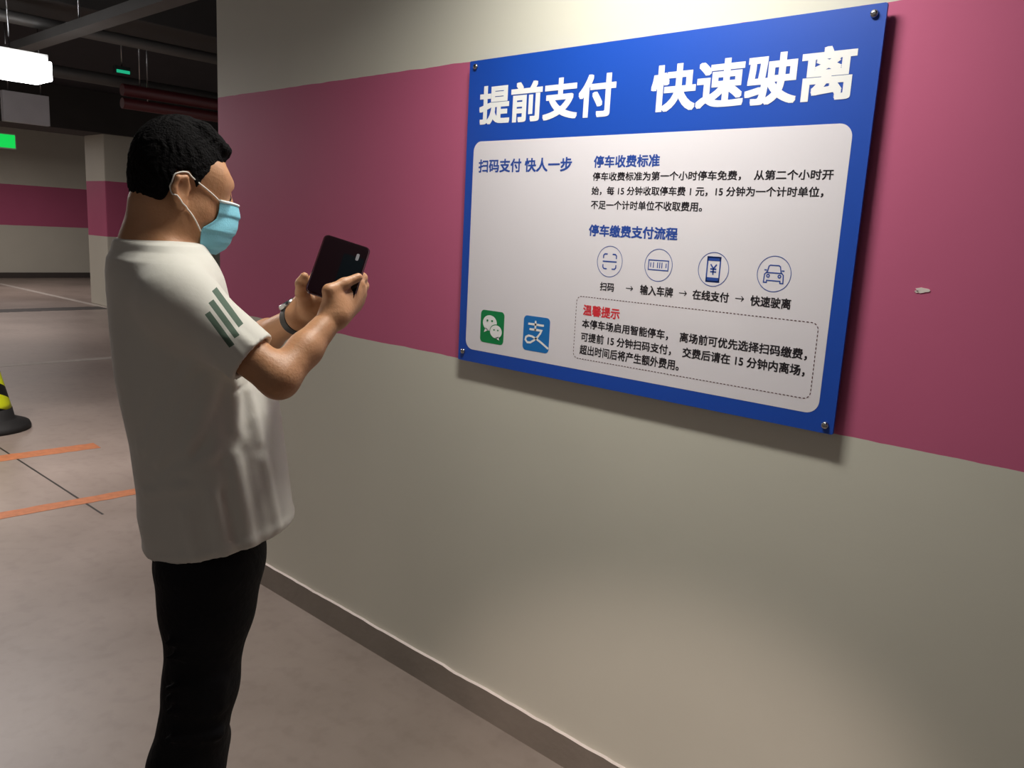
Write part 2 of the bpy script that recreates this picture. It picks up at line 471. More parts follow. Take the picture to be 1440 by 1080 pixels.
icon(ICON_C[0][0], zc, [[(-.52, .20), (-.52, .38), (-.42, .48), (-.2, .48)], [(.52, .20), (.52, .38), (.42, .48), (.2, .48)],
                        [(-.52, -.20), (-.52, -.38), (-.42, -.48), (-.2, -.48)], [(.52, -.20), (.52, -.38), (.42, -.48), (.2, -.48)],
                        [(-.56, 0), (.56, 0)]], 'scan_icon', 0.0034)
icon(ICON_C[1][0], zc, [[(-.72, -.3), (.72, -.3), (.72, .3), (-.72, .3), (-.72, -.3)], [(-.36, -.18), (-.36, .18)], [(-.06, -.18), (-.06, .18)],
                        [(.10, -.18), (.10, .18)], [(.26, -.18), (.26, .18)], [(-.56, -.14), (-.56, .14)], [(.56, -.14), (.56, .14)]], 'plate_icon', 0.0026)
icon(ICON_C[2][0], zc, [[(-.42, -.72), (.42, -.72), (.42, .72), (-.42, .72), (-.42, -.72)], [(-.2, .3), (0, .05), (.2, .3)], [(0, .05), (0, -.32)], [(-.2, .02), (.2, .02)], [(-.2, -.14), (.2, -.14)]],
     'phone_icon', 0.0034, fills=[[(-.44, .5), (.44, .5), (.44, .74), (-.44, .74)], [(-.44, -.74), (.44, -.74), (.44, -.48), (-.44, -.48)]])
icon(ICON_C[3][0], zc, [[(-.42, .06), (-.34, .42), (-.26, .48), (.26, .48), (.34, .42), (.42, .06), (-.42, .06)],
                        [(-.42, .1), (-.56, -.04), (-.58, -.5), (-.40, -.5), (-.40, -.38), (.40, -.38), (.40, -.5), (.58, -.5), (.56, -.04), (.42, .1)],
                        [(-.44, .2), (-.6, .2)], [(.44, .2), (.6, .2)], [p for p in circ(-.34, -.12, .08, 12)], [p for p in circ(.34, -.12, .08, 12)]], 'car_icon', 0.0026)
for px, py in ((885, 405.5), (960.3, 412.3), (1040, 420)):
    x, z = wp(px, py); h = 0.0105
    obj('arrow_mark', stroke_bm([[(x - h, z), (x + h, z)], [(x + h - .006, z + .006), (x + h, z), (x + h - .006, z - .006)]], 0.002, L2), M_INK, sign)

# dashed notice border
a, b, c, d = wp(812, 419), wp(1151.5, 451), wp(1139.5, 561), wp(805.5, 503)
loop = rr_pts((a[0] + d[0]) / 2, (b[0] + c[0]) / 2, (c[1] + d[1]) / 2, (a[1] + b[1]) / 2, 0.016)
loop = [Vector((x, z)) for x, z in loop]; loop.append(loop[0])
dash = []; acc = 0.0; on = True; cur = [tuple(loop[0])]
for p, q in zip(loop, loop[1:]):
    seg = (q - p).length; pos = 0.0
    while seg - pos > 1e-9:
        lim = 0.0052 if on else 0.0042
        step = min(lim - acc, seg - pos); pos += step; acc += step; pt = p + (q - p) * (pos / seg)
        if on: cur.append(tuple(pt))
        if acc >= lim - 1e-9:
            if on and len(cur) > 1: dash.append(cur)
            on = not on; acc = 0.0; cur = [tuple(pt)]
obj('notice_border', stroke_bm(dash, 0.0020, L2), mat('dark_red_ink_print', '#5a3238', 0.4), sign)

# payment logos


def rect4(tl, tr, br, bl):
    a, b, c, d = wp(*tl), wp(*tr), wp(*br), wp(*bl)
    return (a[0] + d[0]) / 2, (b[0] + c[0]) / 2, (c[1] + d[1]) / 2, (a[1] + b[1]) / 2


gx0, gx1, gz0, gz1 = rect4((677, 435.5), (709.3, 439), (708.3, 485), (675, 481))
lg = obj('chat_logo', plate(rr_pts(gx0, gx1, gz0, gz1, 0.013), L2, SY), M_GREEN, sign)
gw, gh = gx1 - gx0, gz1 - gz0


def G(x, z): return gx0 + gw * x, gz0 + gh * z


def fill_bm(polys, y):
    bm = bmesh.new()
    for p in polys: bm.faces.new([bm.verts.new((x, y, z)) for x, z in p])
    return bm


def bubble(cx, cz, rx, rz, tail):
    pts = [G(*p) for p in circ(cx, cz, rx, 40, ry=rz)[:-1]]
    return [pts, [G(*p) for p in tail]]


obj('speech_bubble', fill_bm(bubble(.40, .62, .30, .24, [(.22, .46), (.36, .40), (.16, .31)]), L3), M_TITLE, lg)
obj('bubble_outline', fill_bm([[G(*p) for p in circ(.68, .38, .275, 40, ry=.225)[:-1]]], L3 - 0.0002), M_GREEN, lg)
obj('speech_bubble', fill_bm(bubble(.68, .38, .25, .20, [(.66, .20), (.80, .24), (.84, .12)]), L3 - 0.0004), M_TITLE, lg)
for x, z, r in ((.30, .69, .04), (.50, .69, .04), (.60, .43, .032), (.76, .43, .032)):
    obj('bubble_eye', fill_bm([[G(*p) for p in circ(x, z, r, 14, ry=r * .8)[:-1]]], L3 - 0.0006), M_GREEN, lg)
gx0, gx1, gz0, gz1 = rect4((736.5, 443.5), (773.5, 447), (772, 496.5), (735.5, 492.5)); gw, gh = gx1 - gx0, gz1 - gz0
lg = obj('pay_logo', plate(rr_pts(gx0, gx1, gz0, gz1, 0.013), L2, SY), M_CYAN, sign)
obj('logo_stroke', stroke_bm([[G(*p) for p in ln] for ln in (
    [(.46, .88), (.46, .60)], [(.18, .77), (.78, .77)], [(.24, .62), (.70, .62), (.66, .54), (.58, .44), (.44, .32), (.30, .24), (.18, .23), (.10, .30), (.12, .38), (.22, .43), (.36, .42), (.54, .36), (.76, .26), (.99, .14)])], 0.0062, L3), M_TITLE, lg)

for (px, py) in ((669.5, 94), (1230, 19.5), (1160.5, 598), (651.5, 493.5)):
    x, z = wp(px, py)
    bm = lathe([(0.0085, 0), (0.0085, 0.002), (0.0078, 0.0048), (0.0060, 0.0066), (0.0035, 0.0074), (0.001, 0.0076)], 24)
    bmesh.ops.rotate(bm, verts=bm.verts, cent=(0, 0, 0), matrix=Matrix.Rotation(math.radians(90), 3, 'X'))
    bm_tube(bm, [(0, 0.002, 0), (0, -SY, 0)], 0.006, 14)
    obj('sign_screw', bm, M_STEEL, sign, loc=(x, SY, z))

# ------------------------------------------------------------------ signed-distance modelling for the man
MAN_D = 1.74
_d0 = ray(265, 600); _h = np.array([_d0[0], _d0[1], 0.0]); _h /= np.linalg.norm(_h)
MAN_O = np.array([CAM[0], CAM[1], 0.0]) + _h * MAN_D
MAN_S = np.array([_h[1], -_h[0], 0.0])                   # to the man's front (screen right)
MAN_RZ = math.atan2(MAN_S[1], MAN_S[0])


def P(px, py, w=0.0):
    """Point in the man's frame (front, away, up) on the vertical plane lying w beyond his axis."""
    d = ray(px, py); t = ((MAN_O - CAM) @ _h + w) / (d @ _h); q = CAM + t * d - MAN_O
    return np.array([q @ MAN_S, q @ _h, q[2]])


class Field:
    def __init__(s, lo, hi, h):
        s.h = h; s.lo = np.array(lo, float); s.n = np.ceil((np.array(hi) - s.lo) / h).astype(int) + 1
        s.d = np.full(s.n, 0.3, np.float32)

    def sub(s, lo, hi):
        a = np.clip(np.floor((np.array(lo) - s.lo) / s.h).astype(int), 0, s.n); b = np.clip(np.ceil((np.array(hi) - s.lo) / s.h).astype(int) + 1, 0, s.n)
        g = [s.lo[i] + s.h * np.arange(a[i], b[i]) for i in range(3)]
        return tuple(slice(a[i], b[i]) for i in range(3)), np.stack(np.meshgrid(*g, indexing='ij'), -1)

    def op(s, fn, lo, hi, k=0.0, mode='add'):
        pad = k + 3 * s.h
        sl, X = s.sub(np.array(lo) - pad, np.array(hi) + pad)
        if X.size == 0: return
        b = fn(X).astype(np.float32); a = s.d[sl]
        if mode == 'sub': b = -b; a2 = -a; a2, b = a2, -b; r = -_smin(-a, -(-b) if False else b, k) if False else _smax(a, -b, k)
        elif mode == 'and': r = _smax(a, b, k)
        else: r = _smin(a, b, k)
        s.d[sl] = r

    def cap(s, a, b, ra, rb=None, k=0.0, mode='add'):
        a = np.array(a, float); b = np.array(b, float); rb = ra if rb is None else rb; R = max(ra, rb); ab = b - a; L = max(ab @ ab, 1e-12)

        def fn(X):
            t = np.clip(((X - a) @ ab) / L, 0, 1); return np.linalg.norm(X - a - t[..., None] * ab, axis=-1) - (ra + (rb - ra) * t)
        s.op(fn, np.minimum(a, b) - R, np.maximum(a, b) + R, k, mode)

    def ell(s, c, r, k=0.0, mode='add', rot=None):
        c = np.array(c, float); r = np.array(r, float); R = r.max()

        def fn(X):
            q = X - c
            if rot is not None: q = q @ rot
            k0 = np.linalg.norm(q / r, axis=-1); k1 = np.linalg.norm(q / r ** 2, axis=-1) + 1e-9
            return k0 * (k0 - 1) / k1
        s.op(fn, c - R, c + R, k, mode)

    def stack(s, lv, k=0.0, yaw=0.0, grow=0.0, pw=2.0):
        """Loft of superellipses: levels (z, cs, cw, a, b), a along the facing direction."""
        lv = sorted(lv); z = np.array([l[0] for l in lv]); A = np.array([l[1:] for l in lv])
        ca, sa = math.cos(yaw), math.sin(yaw)
        m = A[:, 2:].max() + abs(A[:, :2]).max() + grow

        def fn(X):
            zz = np.clip(X[..., 2], z[0], z[-1]); v = [np.interp(zz, z, A[:, i]) for i in range(4)]
            x = X[..., 0] - v[0]; y = X[..., 1] - v[1]; u = x * ca + y * sa; t = -x * sa + y * ca
            a = v[2] + grow; b = v[3] + grow
            q = (np.abs(u / a) ** pw + np.abs(t / b) ** pw) ** (1 / pw)
            d = (q - 1) * np.minimum(a, b)
            return np.maximum(d, np.maximum(z[0] - X[..., 2], X[..., 2] - z[-1]))
        s.op(fn, (-m, -m, z[0]), (m, m, z[-1]), k)

    def mesh(s, name, smooth=1):
        d = s.d; n = s.n; ins = d < 0
        if smooth: pass
        cells = tuple(x - 1 for x in n)
        cnt = np.zeros(cells, np.int8)
        corner = [(i, j, k) for i in (0, 1) for j in (0, 1) for k in (0, 1)]

        def cs(i, j, k): return (slice(i, i + cells[0]), slice(j, j + cells[1]), slice(k, k + cells[2]))
        for c in corner: cnt += ins[cs(*c)]
        act = (cnt > 0) & (cnt < 8)
        idx = np.full(cells, -1, np.int64); I = np.argwhere(act); idx[act] = np.arange(len(I))
        vals = np.stack([d[I[:, 0] + c[0], I[:, 1] + c[1], I[:, 2] + c[2]] for c in corner], 1)
        acc = np.zeros((len(I), 3)); num = np.zeros(len(I))
        cn = np.array(corner, float)
        for a in range(8):
            for b in range(a + 1, 8):
                if np.abs(cn[a] - cn[b]).sum() != 1: continue
                va, vb = vals[:, a], vals[:, b]; m = (va < 0) != (vb < 0)
                t = np.where(m, va / np.where(m, va - vb, 1), 0)
                acc += np.where(m[:, None], cn[a] + t[:, None] * (cn[b] - cn[a]), 0); num += m
        V = s.lo + s.h * (I + acc / num[:, None])
        Q = []
        for ax in range(3):
            u, v = (ax + 1) % 3, (ax + 2) % 3
            sl0 = [slice(1, -1)] * 3; sl1 = [slice(1, -1)] * 3; sl0[ax] = slice(0, n[ax] - 1); sl1[ax] = slice(1, n[ax])
            A = ins[tuple(sl0)]; B = ins[tuple(sl1)]; E = np.argwhere(A != B)
            if len(E) == 0: continue
            flip = A[E[:, 0], E[:, 1], E[:, 2]]
            G0 = E + 1; G0[:, ax] = E[:, ax]
            def at(du, dv):
                H = G0.copy(); H[:, u] -= du; H[:, v] -= dv; return idx[H[:, 0], H[:, 1], H[:, 2]]
            q = np.stack([at(1, 1), at(0, 1), at(0, 0), at(1, 0)], 1)
            q = np.where(flip[:, None], q, q[:, ::-1]); Q.append(q)
        Q = np.concatenate(Q); Q = Q[(Q >= 0).all(1)]
        me = bpy.data.meshes.new(name)
        me.vertices.add(len(V)); me.vertices.foreach_set('co', V.astype(np.float32).ravel())
        me.loops.add(len(Q) * 4); me.loops.foreach_set('vertex_index', Q.astype(np.int32).ravel())
        me.polygons.add(len(Q)); me.polygons.foreach_set('loop_start', np.arange(0, len(Q) * 4, 4, dtype=np.int32))
        me.update(calc_edges=True); me.validate()
        me.polygons.foreach_set('use_smooth', np.ones(len(me.polygons), bool))
        return me


def _smin(a, b, k):
    if k <= 0: return np.minimum(a, b)
    h = np.maximum(k - np.abs(a - b), 0) / k
    return np.minimum(a, b) - h * h * k / 4


def _smax(a, b, k): return -_smin(-a, -b, k)


def _op(s, fn, lo, hi, k=0.0, mode='add'):
    pad = k + 3 * s.h
    sl, X = s.sub(np.array(lo) - pad, np.array(hi) + pad)
    if X.size == 0: return
    b = fn(X).astype(np.float32); a = s.d[sl]
    s.d[sl] = _smax(a, -b, k) if mode == 'sub' else (_smax(a, b, k) if mode == 'and' else _smin(a, b, k))


Field.op = _op


def plane_cut(f, p, nrm, lo=None, hi=None, k=0.0):
    """Keep the side of the plane the normal points away from."""
    p = np.array(p, float); nrm = np.array(nrm, float); nrm = nrm / np.linalg.norm(nrm)
    f.op(lambda X: (X - p) @ nrm, f.lo if lo is None else lo, (f.lo + f.n * f.h) if hi is None else hi, k, 'and')


# ---- landmarks of the pose, in the man's frame
HEAD_C = P(255, 256, 0.0)
HYAW, HPITCH = math.radians(15), math.radians(8)
hx = np.array([math.cos(HYAW) * math.cos(HPITCH), math.sin(HYAW) * math.cos(HPITCH), -math.sin(HPITCH)])
hy = np.array([-math.sin(HYAW), math.cos(HYAW), 0.0]); hz_ = np.cross(hx, hy)
HROT = np.stack([hx, hy, hz_], 1)
HS = 0.985


def H(x, y, z): return HEAD_C + HROT @ (np.array([x, y, z]) * HS)


R_SH, R_EL, R_WR = P(252, 422, -0.165), P(392, 532, -0.25), P(471, 442, -0.165)
L_SH, L_EL, L_WR = P(222, 408, 0.16), P(352, 486, 0.20), P(418, 447, -0.02)
TYAW = math.radians(12)


def torso_levels():
    rows = [(352, 176, 276, .10), (364, 158, 284, .135), (385, 150, 300, .16), (412, 147, 316, .18), (459, 151, 340, .185), (528, 159, 377, .19), (565, 167, 391, .195),
            (621, 180, 398, .20), (690, 190, 407, .205), (720, 191, 410, .205), (776, 203, 408, .205), (820, 215, 406, .20)]
    out = []
    for y, l, r, b in rows:
        a_ = P(l, y); b_ = P(r, y); h = (b_[0] - a_[0]) / 2
        a = math.sqrt(max(h * h - (b * math.sin(TYAW)) ** 2, 0.02 ** 2)) / math.cos(TYAW)
        out.append(((a_[2] + b_[2]) / 2, (a_[0] + b_[0]) / 2, 0.0, a, b))
    return out


TL = torso_levels()

# ---- body: head, neck, torso core, arms, hands in one surface
bf = Field((-0.30, -0.42, 0.90), (0.42, 0.36, 1.82), 0.0028)
bf.stack([(z, cs, cw, a, b) for z, cs, cw, a, b in TL if z > 0.93], 0.0, TYAW, -0.022)
NK0, NK1 = P(229, 362, 0.0), H(-0.030, 0, -0.055)
bf.cap(NK0 + np.array([-0.006, 0, 0]), NK1, 0.068, 0.061, 0.03)
bf.cap(NK0, R_SH, 0.06, 0.05, 0.05); bf.cap(NK0, L_SH, 0.06, 0.05, 0.05)
# head
bf.ell(H(-.004, 0, .022), np.array([.087, .075, .090]) * HS, 0.02, rot=HROT)
bf.ell(H(.032, 0, -.042), np.array([.054, .060, .084]) * HS, 0.03, rot=HROT)
for sgn in (1, -1):
    bf.cap(H(.0, sgn * .050, -.070), H(.056, sgn * .018, -.097), .022, .022, 0.035)
    bf.cap(H(.050, sgn * .036, -.036), H(.030, sgn * .044, -.045), .025, .026, 0.03)
    bf.ell(H(.046, sgn * .050, .012), np.array([.03, .02, .03]), 0.03)
bf.cap(H(.076, -.032, .010), H(.076, .032, .010), .013, .013, 0.02)
bf.cap(H(.082, 0, .002), H(.104, 0, -.040), .008, .012, 0.018)
for sgn in (1, -1):
    bf.ell(H(.098, sgn * .033, -.013), np.array([.018, .016, .010]), 0.012, 'sub', rot=HROT)
    bf.ell(H(.074, sgn * .033, -.014), np.array([.0135, .0145, .012]), 0.006, rot=HROT)
    bf.cap(H(.098, sgn * .009, -.044), H(.094, sgn * .012, -.046), .007, .007, 0.01)
bf.cap(H(.088, -.018, -.072), H(.088, .018, -.072), .009, .009, 0.012)
bf.cap(H(.086, -.016, -.083), H(.086, .016, -.083), .009, .009, 0.012)
bf.ell(H(.080, 0, -.100), np.array([.02, .022, .018]), 0.02)
for sgn in (1, -1):   # ears: rim, lobe, hollow
    E0 = np.array([-.014, 0, -.019])

    def ear(x, y, z): return H(E0[0] + x * .88, sgn * y, E0[2] + z * .88)
    pts = [ear(.010, .072, .006), ear(.000, .082, .026), ear(-.018, .088, .022), ear(-.022, .086, .000), ear(-.012, .080, -.022), ear(.002, .074, -.030)]
    bf.ell(ear(-.006, .076, -.002), np.array([.016, .007, .026]), 0.006, rot=HROT)
    for a, b in zip(pts, pts[1:]): bf.cap(a, b, .0048, .0048, 0.004)
    bf.ell(ear(.000, .0745, -.030), np.array([.008, .006, .009]), 0.006, rot=HROT)
    bf.ell(ear(.000, .087, -.002), np.array([.009, .008, .013]), 0.005, 'sub', rot=HROT)
# right arm
bf.cap(R_SH, R_EL, 0.043, 0.036, 0.03)
mid = R_EL * 0.55 + R_WR * 0.45 + np.array([0, 0, -0.002])
bf.cap(R_EL, mid, 0.036, 0.031, 0.015); bf.cap(mid, R_WR, 0.031, 0.0225, 0.015)
# left arm
bf.cap(L_SH, L_EL, 0.050, 0.040, 0.03)
mid = L_EL * 0.6 + L_WR * 0.4
bf.cap(L_EL, mid, 0.040, 0.033, 0.02); bf.cap(mid, L_WR, 0.033, 0.0235, 0.02)
# right hand
r_mcp = [P(502, 399, -.128), P(505, 410, -.122), P(503, 421, -.120), P(497, 431, -.122)]
for p, r in zip(r_mcp, (.0135, .0135, .013, .0125)):
    bf.cap(R_WR, p, 0.021, r, 0.018)
r_f = [[P(509, 391, -.100), P(496, 385, -.072), P(481, 384, -.062)], [P(511, 402, -.095), P(497, 396, -.068), P(480, 393, -.060)],
       [P(508, 414, -.095), P(494, 408, -.072), P(478, 404, -.068)], [P(501, 426, -.098), P(489, 421, -.080), P(476, 417, -.076)]]
for m0, f in zip(r_mcp, r_f):
    c = [m0] + f
    for (a, b), (ra, rb) in zip(zip(c, c[1:]), ((.0115, .0105), (.0105, .0095), (.0095, .0080))): bf.cap(a, b, ra, rb, 0.006)
bf.ell(P(470, 421, -.165), np.array([.021, .019, .026]), 0.015)
thumb = [P(468, 429, -.172), P(463, 409, -.172), P(484, 399, -.160), P(504, 390, -.152)]
for (a, b), (ra, rb) in zip(zip(thumb, thumb[1:]), ((.016, .0125), (.0122, .0108), (.0105, .0085))): bf.cap(a, b, ra, rb, 0.007)
# left hand
l_mcp = [P(436, 400, -.045), P(447, 402, -.035), P(456, 408, -.030), P(461, 417, -.030)]
for p in l_mcp: bf.cap(L_WR, p, .022, .0135, 0.02)
bf.ell(P(440, 434, -.062), np.array([.024, .02, .026]), 0.02)
bf.ell(P(452, 425, -.070), np.array([.018, .016, .020]), 0.02)
l_f = [[P(446, 384, -.035), P(460, 374, -.040), P(474, 370, -.044)], [P(459, 387, -.030), P(474, 379, -.036), P(488, 376, -.044)],
       [P(468, 395, -.030), P(481, 388, -.038), P(493, 385, -.046)], [P(471, 407, -.032), P(482, 401, -.042), P(491, 397, -.050)]]
for m0, f in zip(l_mcp, l_f):
    c = [m0] + f
    for (a, b), (ra, rb) in zip(zip(c, c[1:]), ((.011, .010), (.010, .009), (.009, .0078))): bf.cap(a, b, ra, rb, 0.005)
thumb = [P(432, 432, -.060), P(425, 412, -.098), P(424, 399, -.112), P(428, 389, -.116)]
for (a, b), (ra, rb) in zip(zip(thumb, thumb[1:]), ((.018, .013), (.0125, .011), (.011, .0085))): bf.cap(a, b, ra, rb, 0.008)

M_SKIN = mat('skin', '#b78662', 0.5, var=0.10, scale=14, bump=0.10, bscale=180, spec=0.4)
_n, _l, _b = nodes_of(M_SKIN)
_b.inputs['Subsurface Weight'].default_value = 0.12; _b.inputs['Subsurface Radius'].default_value = (0.012, 0.005, 0.003); _b.inputs['Subsurface Scale'].default_value = 0.5
man = obj('person', bf.mesh('person'), M_SKIN, None, loc=tuple(MAN_O)); man.rotation_euler = (0, 0, MAN_RZ)
tag(man, 'standing man in white t-shirt and black trousers, masked, holding up a phone', 'person')


def sd(p):
    g = (np.array(p) - bf.lo) / bf.h; i = np.clip(np.floor(g).astype(int), 0, bf.n - 2); t = g - i
    c = bf.d[i[0]:i[0] + 2, i[1]:i[1] + 2, i[2]:i[2] + 2]
    c = c[0] * (1 - t[0]) + c[1] * t[0]; c = c[0] * (1 - t[1]) + c[1] * t[1]; return float(c[0] * (1 - t[2]) + c[1] * t[2])


def lift(p, m, lo=False):
    """Move a point along the surface normal until it clears the skin by m."""
    p = np.array(p, float)
    for _ in range(12):
        d = sd(p)
        if d >= m or d > 0.1: break
        e = 0.004; gr = np.array([sd(p + v) - sd(p - v) for v in np.eye(3) * e]); L = np.linalg.norm(gr)
        if L < 1e-6: break
        p = p + gr / L * min(m - d, 0.01)
    return p


# ---- hair: cropped cap with short faded sides
hf = Field(HEAD_C - 0.16, HEAD_C + np.array([0.16, 0.16, 0.17]), 0.0026)
hf.ell(H(-.006, 0, .030), np.array([.093, .0805, .097]) * HS, 0.0, rot=HROT)
hf.ell(H(-.020, 0, -.012), np.array([.073, .076, .075]) * HS, 0.02, rot=HROT)
for a_, b_ in ((-.05, .075), (-.035, .085), (-.018, .09), (0.0, .092), (.018, .09), (.035, .085), (.05, .076)):
    hf.cap(H(.02, a_ * 0.9, .100), H(b_ - .017, a_, .077), .016, .009, 0.012)
Hinv = HROT.T / HS


def hl(X): return (X - HEAD_C) @ Hinv.T


def hair_cut(X):
    q = hl(X); x, y, z = q[..., 0], q[..., 1], q[..., 2]
    # hairline: forehead, temple, sideburn, round the ear, nape
    lim = np.interp(x, [-.12, -.075, -.055, -.040, -.030, -.010, -.002, .010, .022, .050, .075, .11], [-.040, -.054, -.060, -.036, .012, .018, .012, -.012, .012, .038, .060, .066])
    return (lim - z) * 0.7


hf.op(hair_cut, hf.lo, hf.lo + hf.n * hf.h, 0.008, 'and')


def tuft(X):
    q = hl(X)
    return 0.0010 * np.sin(q[..., 0] * 300 + 4 * np.sin(q[..., 1] * 130) + 3 * np.sin(q[..., 2] * 110)) + 0.0006 * np.sin(q[..., 1] * 700 + q[..., 2] * 500 + 3 * np.sin(q[..., 0] * 230))


_sl, _X = hf.sub(hf.lo, hf.lo + hf.n * hf.h); hf.d[_sl] += tuft(_X).astype(np.float32)
M_HAIR = mat('black_hair', '#080607', 0.85, var=0.3, scale=90, bump=0.5, bscale=260, spec=0.12)
obj('hair', hf.mesh('hair'), M_HAIR, man); del hf
for sgn in (-1, 1):
    obj('eyebrow', tube([H(.083, sgn * .018, .010), H(.083, sgn * .032, .015), H(.072, sgn * .047, .011)], [.003, .004, .0018], 8), M_HAIR, man)
    bm = bmesh.new(); bmesh.ops.create_uvsphere(bm, u_segments=16, v_segments=10, radius=.0112)
    for f in bm.faces: f.smooth = True
    bmesh.ops.translate(bm, verts=bm.verts, vec=tuple(H(.0785, sgn * .033, -.0145)))
    obj('eye', bm, mat('dark_eye', '#1a1310', 0.15), man)

# ---- face mask
MASK_ROWS = 29; MASK_COLS = 33


def mask_pt(u, v, off=0.0):
    """u: -1..1 round the face, v: 0 top .. 1 under the chin."""
    z = -0.022 - 0.108 * v
    half = math.radians(np.interp(v, [0, .35, .55, 1], [74, 74, 88, 86]))
    a = u * half
    fx = np.interp(v, [0, .2, .45, .75, 1], [.108, .112, .113, .104, .080])       # reach of the front
    fy = np.interp(v, [0, .3, .6, 1], [.062, .067, .071, .056])
    x0 = 0.022
    nose = math.exp(-(a / 0.32) ** 2) * np.interp(v, [0, .25, .5, 1], [.006, .008, .004, 0])
    r = 1.0 + off
    x = x0 + (fx - x0) * math.cos(a) ** 0.85 * r + nose if math.cos(a) > 0 else x0
    y = fy * math.sin(a) * r
    pl = 0.0034 * ((v * 3.2 + 0.15) % 1.0 - 0.3)
    return lift(H(x + pl * math.cos(a), y + pl * math.sin(a), z), 0.003 + pl * 0.6)


bm = bmesh.new(); g = [[bm.verts.new(mask_pt(-1 + 2 * c / (MASK_COLS - 1), r / (MASK_ROWS - 1))) for c in range(MASK_COLS)] for r in range(MASK_ROWS)]
for r in range(MASK_ROWS - 1):
    for c in range(MASK_COLS - 1):
        f = bm.faces.new((g[r][c], g[r + 1][c], g[r + 1][c + 1], g[r][c + 1])); f.smooth = True
bmesh.ops.recalc_face_normals(bm, faces=bm.faces)
M_MASK = mat('pale_blue_nonwoven', '#7fc3d6', 0.8, var=0.08, scale=40, bump=0.15, bscale=300)
M_MWHITE = mat('white_elastic', '#e9e4dc', 0.8)
msk = obj('face_mask', bm, M_MASK, man); md = msk.modifiers.new('thick', 'SOLIDIFY'); md.thickness = 0.0016; md.offset = 0.0
sb = msk.modifiers.new('sub', 'SUBSURF'); sb.levels = 1; sb.render_levels = 2
bm = bmesh.new(); bm_tube(bm, [mask_pt(u, 0.02, 0.01) + np.array([0, 0, 0.0]) for u in np.linspace(-1, 1, 25)], 0.0028, 8)
obj('nose_strip', bm, mat('white_mask_edge', '#dfeaec', 0.8), msk)
for sgn in (-1, 1):
    pts = [mask_pt(sgn, 0.02), H(.030, sgn * .074, -.010), H(.000, sgn * .079, .006), H(-.014, sgn * .084, .014), H(-.034, sgn * .089, .006), H(-.038, sgn * .085, -.014), H(-.026, sgn * .080, -.034), H(.002, sgn * .076, -.058), mask_pt(sgn, 0.62)]
    # smooth the path
    q = []
    for i in range(len(pts) - 1):
        p0 = pts[max(i - 1, 0)]; p1 = pts[i]; p2 = pts[i + 1]; p3 = pts[min(i + 2, len(pts) - 1)]
        for t in np.linspace(0, 1, 6)[:-1]:
            q.append(0.5 * ((2 * p1) + (-p0 + p2) * t + (2 * p0 - 5 * p1 + 4 * p2 - p3) * t * t + (-p0 + 3 * p1 - 3 * p2 + p3) * t ** 3))
    q.append(pts[-1])
    q = [lift(p_, 0.002) for p_ in q]
    obj('ear_loop', tube(q, 0.0014, 8), M_MWHITE, msk)

# ---- t-shirt
CUFF_R = R_SH + (R_EL - R_SH) * 0.74; CUFF_L = P(298, 453, 0.18)
sf = Field((-0.32, -0.40, 0.80), (0.34, 0.38, 1.62), 0.0042)
sf.stack(TL, 0.0, TYAW, 0.0)
ax_r = (R_EL - R_SH) / np.linalg.norm(R_EL - R_SH); ax_l = (L_EL - L_SH) / np.linalg.norm(L_EL - L_SH)
sf.cap(NK0 + np.array([-.01, 0, -.005]), R_SH, 0.066, 0.060, 0.05); sf.cap(NK0 + np.array([-.01, 0, -.005]), L_SH, 0.068, 0.064, 0.05)
sf.cap(P(238, 372, 0), P(262, 400, -0.05), .055, .06, .05)
sf.cap(R_SH, CUFF_R + ax_r * 0.03, 0.062, 0.050, 0.03)
sf.cap(L_SH, CUFF_L + ax_l * 0.03, 0.062, 0.052, 0.035)
# folds: from the armpit down and across the back, at the sleeve, at the waist
folds = [((268, 520, -.19), (205, 640, -.17), .012), ((285, 535, -.20), (222, 660, -.19), .010), ((300, 545, -.19), (262, 640, -.205), .009), ((330, 540, -.15), (332, 600, -.17), .009),
         ((350, 545, -.12), (362, 610, -.12), .008), ((228, 690, -.19), (300, 640, -.205), .008), ((205, 705, -.14), (262, 690, -.20), .009), ((330, 640, -.18), (352, 760, -.18), .010),
         ((300, 700, -.205), (318, 780, -.20), .010), ((370, 640, -.12), (388, 730, -.12), .010), ((262, 730, -.205), (275, 790, -.205), .009), ((200, 560, -.15), (196, 640, -.13), .009)]


def surf(px, py, w):
    """Pull a fold point to the cloth surface along the away direction."""
    p = P(px, py, w); i = np.clip(((p - sf.lo) / sf.h).astype(int), 0, sf.n - 1)
    col = sf.d[i[0], :, i[2]]; k = np.argmax(col < 0)
    if col.min() < 0: p[1] = sf.lo[1] + k * sf.h
    return p


FP = [(surf(*a), surf(*b), r) for a, b, r in folds]


def ripple(a, b, amp, sig):
    """A soft fold along a segment: cloth pushed out (amp > 0) or drawn in."""
    ab = b - a; L = ab @ ab; pad = sig * 2.6
    sl, X = sf.sub(np.minimum(a, b) - pad, np.maximum(a, b) + pad)
    t = ((X - a) @ ab) / L; tc_ = np.clip(t, 0, 1); r = np.linalg.norm(X - a - tc_[..., None] * ab, axis=-1)
    sf.d[sl] -= (amp * np.exp(-(r / sig) ** 2)).astype(np.float32)


